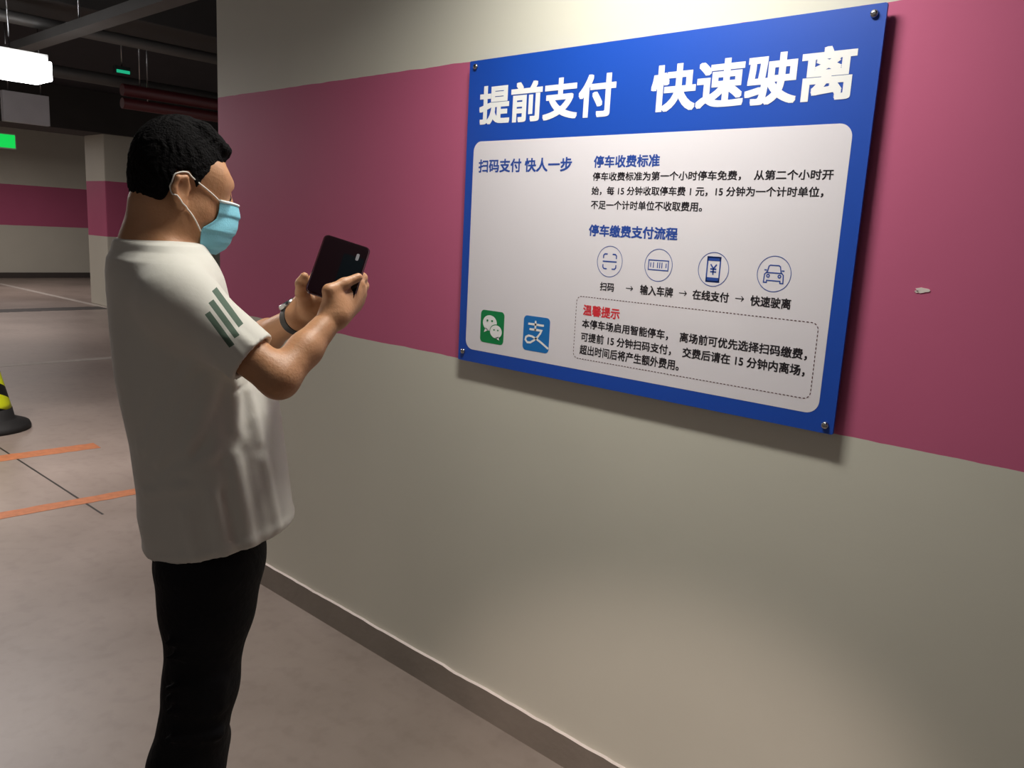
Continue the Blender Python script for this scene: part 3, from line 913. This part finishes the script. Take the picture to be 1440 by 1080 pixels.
for a, b, r in FP:
    dirv = (b - a) / np.linalg.norm(b - a); nrm2 = np.cross(dirv, np.array([0, 1.0, 0])); nrm2 /= np.linalg.norm(nrm2)
    ripple(a, b, r * 0.5, 0.014); ripple(a + nrm2 * .020, b + nrm2 * .020, -r * 0.38, 0.013); ripple(a - nrm2 * .020, b - nrm2 * .020, -r * 0.28, 0.013)
for a, b in (((318, 470), (345, 500)), ((295, 492), (322, 520)), ((330, 462), (362, 490))):
    ripple(surf(*a, -.2), surf(*b, -.2), .005, .010)
# hem, sleeve and neck cuts
hA, hB, hC = P(410, 717, 0.0), P(206, 777, 0.0), P(258, 799, -.195)
hn = np.cross(hB - hA, hC - hA); hn = hn / np.linalg.norm(hn); hn = hn if hn[2] < 0 else -hn
plane_cut(sf, hA, hn)
inner = Field(sf.lo, sf.lo + (sf.n - 1) * sf.h, sf.h); inner.n = sf.n; inner.d = sf.d.copy() + 0.009
_sl, _X = sf.sub(sf.lo, sf.lo + sf.n * sf.h)
hollow = np.maximum(inner.d[_sl], -((_X - hA) @ hn) - 0.05)
hollow = np.maximum(hollow, -(0.3))
hem_d = (_X - hA) @ hn
rim = 0.0028 * np.exp(-((hem_d + 0.013) / 0.010) ** 2)
sf.d[_sl] -= np.where(np.abs(sf.d[_sl]) < 0.02, rim, 0).astype(np.float32)
inner_h = np.maximum(np.where(hem_d > -0.009, inner.d[_sl] * 0 + 1, inner.d[_sl]), -hem_d - 0.05)
base_in = inner.d[_sl]
sf_d = sf.d[_sl]
for cpt, axv, nm in ((CUFF_R, ax_r, 'R'), (CUFF_L, ax_l, 'L')):
    rel = _X - cpt; t = rel @ axv; rad = np.linalg.norm(rel - t[..., None] * axv, axis=-1)
    near = rad < 0.095
    cutd = np.where(near, np.maximum(t, rad - 0.095), -1.0)
    sf_d = np.where(near & (t > -0.02) & (t < 0.12), np.maximum(sf_d, t), sf_d)
    hol = np.maximum(rad - 0.043, np.maximum(-(t + 0.04), t - 0.12))
    sf_d = np.maximum(sf_d, -hol)
    ring = np.abs(np.hypot(rad - 0.0490, t + 0.012)) - 0.0026
    sf_d = np.minimum(sf_d, np.where(near, np.maximum(ring, t), 1))
sf.d[_sl] = sf_d
# open underside of the hem (the waist shows inside)
tl_in = Field(sf.lo, sf.lo + (sf.n - 1) * sf.h, sf.h); tl_in.n = sf.n; tl_in.d = np.full(sf.n, 0.3, np.float32); tl_in.stack(TL, 0, TYAW, -0.018)
sf.d = np.maximum(sf.d, -np.maximum(tl_in.d, -((_X - hA) @ hn).astype(np.float32) - 0.06)).astype(np.float32)
# collar rib
c0 = P(181, 343, 0.0); c1 = P(284, 374, 0.0); cc = (c0 + c1) / 2; cx = (c1 - c0) / 2
ring = [cc + cx * math.cos(t) + np.array([0, 0.076, 0]) * math.sin(t) for t in np.linspace(0, 2 * math.pi, 33)]
sf.ell(cc + np.array([0, 0, 0.05]), np.array([.060, .068, .06]), 0.01, 'sub')
for a, b in zip(ring, ring[1:]): sf.cap(a, b, .0075, .0075, 0.006)
M_SHIRT = mat('white_cotton', '#cfccc3', 0.85, var=0.04, scale=5, bump=0.12, bscale=25, sheen=0.2)
# three dark green stripes on the near sleeve
n, l, b = nodes_of(M_SHIRT)
tc = n.new('ShaderNodeTexCoord')
s0, s1 = P(291, 438, -.22), P(324, 481, -.22); dv = s1 - s0; SL = np.linalg.norm(dv[[0, 2]]); du = np.array([dv[0], 0, dv[2]]) / SL; dn = np.array([du[2], 0, -du[0]])
if (P(300, 425, -.22) - s0) @ dn < 0: dn = -dn


def vmath(op, a, bvec=None):
    q = n.new('ShaderNodeVectorMath'); q.operation = op
    l.new(a, q.inputs[0])
    if bvec is not None: q.inputs[1].default_value = tuple(float(v) for v in bvec)
    return q


def fm(op, a, bval=None, bsock=None):
    q = n.new('ShaderNodeMath'); q.operation = op; l.new(a, q.inputs[0])
    if bsock is not None: l.new(bsock, q.inputs[1])
    elif bval is not None: q.inputs[1].default_value = float(bval)
    return q.outputs[0]


rel = vmath('SUBTRACT', tc.outputs['Object'], s0).outputs[0]
uu = vmath('DOT_PRODUCT', rel, du).outputs['Value']; vv = vmath('DOT_PRODUCT', rel, dn).outputs['Value']; wv = n.new('ShaderNodeSeparateXYZ'); l.new(rel, wv.inputs[0])
near = fm('LESS_THAN', wv.outputs['Y'], 0.055)
total = None
for vi, u0, u1 in ((0.0, 0.0, SL), (0.0165, -0.012, SL - 0.008), (0.033, -0.024, SL - 0.018)):
    band = fm('LESS_THAN', fm('ABSOLUTE', fm('SUBTRACT', vv, vi)), 0.0052)
    m1 = fm('MULTIPLY', fm('GREATER_THAN', uu, u0), bsock=fm('LESS_THAN', uu, u1))
    q = fm('MULTIPLY', band, bsock=m1); total = q if total is None else fm('MAXIMUM', total, bsock=q)
total = fm('MULTIPLY', total, bsock=near)
old = b.inputs['Base Color'].links[0].from_socket
mx = n.new('ShaderNodeMix'); mx.data_type = 'RGBA'; l.new(total, mx.inputs['Factor']); l.new(old, mx.inputs['A']); mx.inputs['B'].default_value = srgb('#4d6152')
l.new(mx.outputs['Result'], b.inputs['Base Color'])
obj('t_shirt', sf.mesh('t_shirt'), M_SHIRT, man); del sf, inner, tl_in, sf_d, hollow, base_in, inner_h, hem_d, rim

# ---- trousers and shoes
tf = Field((-0.26, -0.28, 0.03), (0.26, 0.28, 1.02), 0.005)
hipR, hipL = P(292, 800, -.085), P(296, 775, .085)
tf.ell(P(298, 790, 0) + np.array([0, 0, .03]), np.array([.112, .165, .10]), 0.0)
tf.cap(hipR, P(292, 850, -.085), .098, .090, .04); tf.cap(hipL, P(297, 830, .085), .098, .090, .04)
kR = P(283, 960, -.09); kL = P(288, 935, .09)
tf.cap(P(292, 850, -.085), kR, .088, .070, .03); tf.cap(P(297, 830, .085), kL, .088, .070, .03)
cR = P(262, 1078, -.09); cL = P(270, 1050, .10)
aR = np.array([cR[0] - 0.035, -.095, 0.05]); aL = np.array([cL[0] - 0.02, .105, 0.05])
tf.cap(kR, cR, .070, .073, .03); tf.cap(cR, aR, .073, .064, .03)
tf.cap(kL, cL, .070, .066, .03); tf.cap(cL, aL, .066, .062, .03)
tf.cap(P(300, 1030, -.04), P(298, 1060, .03), .030, .03, .05)
for y, wv_ in ((905, .01), (925, .008), (968, .012), (984, .012), (1002, .010), (1040, .012)):
    a_, b_ = P(236, y, -.16), P(308, y - 8, -.15); tf.cap(a_, b_, wv_ * .5, wv_ * .8, .02)
plane_cut(tf, (0, 0, 0.055), (0, 0, -1))
M_TROU = mat('black_trouser_cloth', '#0e0e12', 0.8, var=0.25, scale=12, bump=0.3, bscale=60, spec=0.2)
obj('trousers', tf.mesh('trousers'), M_TROU, man); del tf
for a_, yw in ((aR, 0.05), (aL, 0.2)):
    f = Field((a_[0] - .12, a_[1] - .10, 0.0), (a_[0] + .26, a_[1] + .12, .14), 0.005)
    d_ = np.array([math.cos(yw), math.sin(yw), 0])
    base = np.array([a_[0], a_[1], 0])
    f.cap(base - d_ * .045 + [0, 0, .045], base + d_ * .05 + [0, 0, .045], .042, .045, .03)
    f.cap(base + d_ * .05 + [0, 0, .038], base + d_ * .165 + [0, 0, .030], .046, .036, .03)
    f.cap(base + [0, 0, .05], base + [0, 0, .10], .045, .045, .03)
    plane_cut(f, (0, 0, 0.004), (0, 0, -1))
    obj('shoe', f.mesh('shoe'), mat('black_leather', '#141212', 0.35), man)

# ---- wristwatch on the far wrist
axw = (L_WR - L_EL) / np.linalg.norm(L_WR - L_EL); wc = L_WR - axw * 0.002
ref = np.array([0, 0, 1.0]); e1 = ref - axw * (ref @ axw); e1 /= np.linalg.norm(e1); e2 = np.cross(axw, e1)
bm = bmesh.new(); prev = None; first = None
for i in range(40):
    t = i * 2 * math.pi / 40; o = e1 * math.cos(t) + e2 * math.sin(t)
    q = [bm.verts.new(wc + o * r + axw * s) for r, s in ((.0275, -.013), (.0335, -.011), (.0335, .011), (.0275, .013))]
    if prev:
        for k in range(4): bm.faces.new((prev[k], prev[(k + 1) % 4], q[(k + 1) % 4], q[k]))
    else: first = q
    prev = q
for k in range(4): bm.faces.new((prev[k], prev[(k + 1) % 4], first[(k + 1) % 4], first[k]))
bmesh.ops.recalc_face_normals(bm, faces=bm.faces)
wt = obj('wristwatch', bm, mat('black_watch_strap', '#171516', 0.5), man)
o = e1 * math.cos(0.5) + e2 * math.sin(0.5)
bm = lathe([(.019, 0), (.0195, .004), (.018, .009), (.016, .010)], 28)
Rm = Matrix(((e2[0], axw[0], o[0]), (e2[1], axw[1], o[1]), (e2[2], axw[2], o[2])))
Rm = Matrix.LocRotScale(None, Vector((0, 0, 1)).rotation_difference(Vector(o)), None)
bmesh.ops.transform(bm, matrix=Matrix.Translation(Vector(wc + o * .030)) @ Rm, verts=bm.verts)
obj('watch_case', bm, M_STEEL, wt)

# ------------------------------------------------------------------ phone
tl, tr, bl = P(453, 326.5, -.085), P(518, 347.5, -.108), P(428.5, 409, -.148)
ph_x = tr - tl; PW = float(np.linalg.norm(ph_x)); ph_x /= PW
ph_y = tl - bl; ph_y -= ph_x * (ph_x @ ph_y); PH = float(np.linalg.norm(ph_y)); ph_y /= PH
ph_n = np.cross(ph_x, ph_y)
pc = bl + ph_x * PW / 2 + ph_y * PH / 2
R3 = Matrix.Rotation(MAN_RZ, 3, 'Z')
pm = Matrix((ph_x, ph_y, ph_n)).transposed()
PT = 0.009


def slab(x0, x1, y0, y1, z0, z1, r, k=6):
    bm = bmesh.new(); pts = rr_pts(x0, x1, y0, y1, r, k)
    f = [bm.verts.new((x, y, z1)) for x, y in pts]; b_ = [bm.verts.new((x, y, z0)) for x, y in pts]; nn = len(pts)
    bm.faces.new(f); bm.faces.new(b_[::-1])
    for i in range(nn): bm.faces.new((f[i], b_[i], b_[(i + 1) % nn], f[(i + 1) % nn]))
    bmesh.ops.recalc_face_normals(bm, faces=bm.faces); return bm


bm = slab(-PW / 2, PW / 2, -PH / 2, PH / 2, -PT, 0, .010)
bmesh.ops.bevel(bm, geom=[e for e in bm.edges if abs(e.verts[0].co.z - e.verts[1].co.z) < 1e-6], offset=.0022, segments=3, affect='EDGES')
phone = obj('smartphone', bm, mat('dark_red_phone_shell', '#4a2530', 0.22, metal=0.6, coat=0.6), None)
phone.matrix_world = Matrix.Translation(Vector(MAN_O) + R3 @ Vector(pc)) @ (R3 @ pm).to_4x4()
tag(phone, 'dark smartphone in a maroon case held up in both hands by the man', 'phone')
M_SCREEN = mat('black_phone_glass', '#150a0e', 0.12, var=0.1, coat=0.6)
scr = obj('screen', slab(-PW / 2 + .003, PW / 2 - .003, -PH / 2 + .003, PH / 2 - .003, 0, .0006, .008), M_SCREEN, phone)
obj('viewfinder_image', slab(.000, PW / 2 - .005, -PH / 2 + .012, PH / 2 - .030, .0006, .0009, .003), mat('dark_screen_picture', '#060c11', 0.15, coat=0.4), scr)
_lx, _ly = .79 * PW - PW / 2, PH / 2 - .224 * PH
obj('screen_spot', slab(_lx - .003, _lx + .003, _ly - .008, _ly + .008, .0009, .0012, .0028), emit_mat('pale_screen_spot', '#55525a', 0.02), scr)  # small pale oblong spot on the screen, very faintly emissive

# ------------------------------------------------------------------ traffic cone at the left
cone_o = empty('traffic_cone', (-6.62, -0.10, 0)); tag(cone_o, 'yellow and black striped traffic cone on a black rubber base', 'cone')


def cone_mat():
    m = bpy.data.materials.new('yellow_black_stripes'); n, l, b = nodes_of(m); b.inputs['Roughness'].default_value = 0.45
    tc = n.new('ShaderNodeTexCoord'); sp = n.new('ShaderNodeSeparateXYZ'); l.new(tc.outputs['Object'], sp.inputs[0])
    at = n.new('ShaderNodeMath'); at.operation = 'ARCTAN2'; l.new(sp.outputs['Y'], at.inputs[0]); l.new(sp.outputs['X'], at.inputs[1])
    a1 = n.new('ShaderNodeMath'); a1.operation = 'MULTIPLY'; a1.inputs[1].default_value = 1 / (2 * math.pi) * 2; l.new(at.outputs[0], a1.inputs[0])
    z1 = n.new('ShaderNodeMath'); z1.operation = 'MULTIPLY_ADD'; z1.inputs[1].default_value = 5.2; l.new(sp.outputs['Z'], z1.inputs[0]); l.new(a1.outputs[0], z1.inputs[2])
    fr = n.new('ShaderNodeMath'); fr.operation = 'FRACT'; l.new(z1.outputs[0], fr.inputs[0])
    gt = n.new('ShaderNodeMath'); gt.operation = 'GREATER_THAN'; gt.inputs[1].default_value = 0.56; l.new(fr.outputs[0], gt.inputs[0])
    mx = n.new('ShaderNodeMix'); mx.data_type = 'RGBA'; mx.inputs['A'].default_value = srgb('#d7e21c'); mx.inputs['B'].default_value = srgb('#141414')
    l.new(gt.outputs[0], mx.inputs['Factor']); l.new(mx.outputs['Result'], b.inputs['Base Color'])
    return m


bm = lathe([(.158, .15), (.150, .19), (.035, .70), (.030, .715), (.015, .72)], 36); obj('cone_body', bm, cone_mat(), cone_o)
bm = lathe([(.27, 0), (.275, .02), (.265, .045), (.19, .075), (.172, .085), (.160, .155), (.150, .16)], 36); obj('cone_base', bm, M_GUARD, cone_o)

# ------------------------------------------------------------------ things under the ceiling
M_HOUS = mat('white_lamp_housing', '#d8d8d6', 0.5)
M_LIT = emit_mat('lit_tube', '#ffffff', 9.0)


def batten(loc, length, along_y, label, wide=.11, deep=.03):
    r = empty('tube_lamp', loc, math.radians(90) if along_y else 0); tag(r, label, 'lamp', 'tube lamps under the ceiling')
    h = length / 2
    obj('lamp_housing', box(-h, h, -.075, .075, 0, .045, .006), M_HOUS, r)
    obj('diffuser', box(-h, h, -wide, wide, -deep, .0, .01), M_LIT, r)
    top = 3.5 - loc[2]
    for x in (-h * .7, h * .7): obj('hanging_rod', tube([(x, 0, .04), (x, 0, top)], .004, 8), M_STEEL, r)
    return r


batten(LAMP_SIGN, 0.6, False, 'short lit tube lamp hanging close to the wall above the sign')
batten(LAMP_FAR, 1.2, True, 'glaring lit tube lamp at the upper left edge of the view', .13, .11)

M_PIPE = mat('red_pipe_paint', '#55191e', 0.5, var=0.15)
M_TRAY = mat('galvanised_tray', '#5f5d5b', 0.5, metal=0.4, var=0.15)


def at_depth(px, py, X):
    d = ray(px, py); t = (X - CAM[0]) / d[0]; return CAM + t * d


def pipe(name, pts, r, m, label, group=None):
    o = obj(name, tube(pts, r, 12), m); return tag(o, label, 'pipe', group)


# cable tray running along the aisle and pipes crossing it
A = at_depth(70, 58, -6.0)
tr_o = empty('cable_tray', (0, 0, 0)); tag(tr_o, 'pale galvanised cable tray running along under the ceiling', 'cable tray')
obj('tray_bottom', box(-12, -3.5, A[1] - .05, A[1] + .05, A[2] - .006, A[2]), M_TRAY, tr_o)
obj('tray_side', box(-12, -3.5, A[1] - .05, A[1] - .047, A[2], A[2] + .05), M_TRAY, tr_o)
obj('tray_side', box(-12, -3.5, A[1] + .047, A[1] + .05, A[2], A[2] + .05), M_TRAY, tr_o)
for x in (-11.5, -9.5, -7.5, -5.5, -4.0): obj('hanging_rod', tube([(x, A[1], A[2]), (x, A[1], 3.5 if not -7.1 < x < -6.3 else 2.98)], .006, 8), M_STEEL, tr_o)
B = at_depth(150, 112, -7.55)
pipe('ceiling_pipe', [(-7.55, -5, B[2]), (-7.55, 9, B[2])], .05, M_TRAY, 'pale thick pipe crossing the ceiling near the glaring lamp')
B = at_depth(270, 76, -6.2)
pipe('ceiling_pipe', [(-6.2, -4, B[2]), (-6.2, 9, B[2])], .04, M_TRAY, 'thin grey pipe crossing the ceiling above the man')
for py, rr, lb in ((137, .05, 'upper of two dark red fire pipes above the head of the man'), (155, .045, 'lower of two dark red fire pipes above the head of the man')):
    B = at_depth(240, py, -7.3); B0 = at_depth(172, py, -7.3)
    fp = pipe('fire_pipe', [(-7.3, B0[1], B[2]), (-7.3, 9, B[2])], rr, M_PIPE, lb, 'red fire pipes')
    for y in (B0[1] + .15, 3.0, 5.0, 7.0): obj('hanging_rod', tube([(-7.3 - (0 if rr > .048 else .07), y + (0 if rr > .048 else .1), B[2]), (-7.3 - (0 if rr > .048 else .07), y + (0 if rr > .048 else .1), 3.5)], .006, 8), M_STEEL, fp)

# blank panel hanging from the ceiling
a = at_depth(4, 170, -8.0); b = at_depth(67, 136, -8.0)
hp = empty('hanging_sign', (-8.0, (a[1] + b[1]) / 2, a[2])); tag(hp, 'blank white panel hanging under the ceiling below the glaring lamp', 'sign')
wd = (b[1] - a[1]) / 2; hh = b[2] - a[2]
obj('panel', box(-.03, .03, -wd, wd, 0, hh, .004), mat('white_panel_paint', '#cfcdd2', 0.5), hp)
for y in (-wd * .7, wd * .7): obj('hanging_rod', tube([(0, y, hh), (0, y, 3.5 - a[2])], .005, 8), M_STEEL, hp)
# green exit sign and small green lamp
a = at_depth(-5, 197, -9.0)
ex = empty('exit_sign', tuple(a)); tag(ex, 'small glowing green exit sign at the left edge below the blank panel', 'exit sign')
obj('sign_case', box(-.03, .02, -.16, .16, -.07, .07, .005), M_HOUS, ex)
obj('green_face', box(.02, .028, -.15, .15, -.06, .06, .002), emit_mat('green_sign_light', '#10b848', 1.3), ex)
obj('hanging_rod', tube([(0, 0, .07), (0, 0, 3.5 - a[2])], .006, 8), M_STEEL, ex)
a = at_depth(173, 101, -8.2)
gl = empty('indicator_lamp', tuple(a)); tag(gl, 'tiny green indicator lamp glowing under the dark ceiling', 'lamp')
obj('lamp_case', box(-.05, .0, -.07, .07, -.02, .05, .004), M_CEIL, gl)
obj('green_lens', box(.0, .012, -.06, .06, -.014, .014, .003), emit_mat('green_lens_light', '#22b888', 0.8), gl)
obj('hanging_rod', tube([(-.025, 0, .05), (-.025, 0, 3.5 - a[2])], .006, 8), M_STEEL, gl)
# black guard on the edge of the far pillar
obj('corner_guard', box(-14.32, -14.28, 4.02, 4.10, 0.45, 0.95, .005), M_GUARD, pillar_far)

# dark red hose cabinet against the far wall, seen between the man's collar and the wall edge
a = at_depth(293, 376, -20.8); b = at_depth(270, 345, -20.8)
hc = empty('hose_cabinet', (-20.85, (a[1] + b[1]) / 2, 0)); tag(hc, 'dark red cabinet by the far wall, seen under the chin of the man', 'cabinet')
wd = abs(a[1] - b[1]) / 2 + .1
M_CAB = mat('dark_red_cabinet_paint', '#6a1c30', 0.5)
obj('cabinet_body', box(-.15, .10, -wd, wd, 0.0, b[2], .01), M_CAB, hc, loc=(0, -.1, 0))
obj('door', box(.10, .115, -wd + .03, wd - .03, .06, b[2] - .04, .004), M_CAB, hc, loc=(0, -.1, 0))
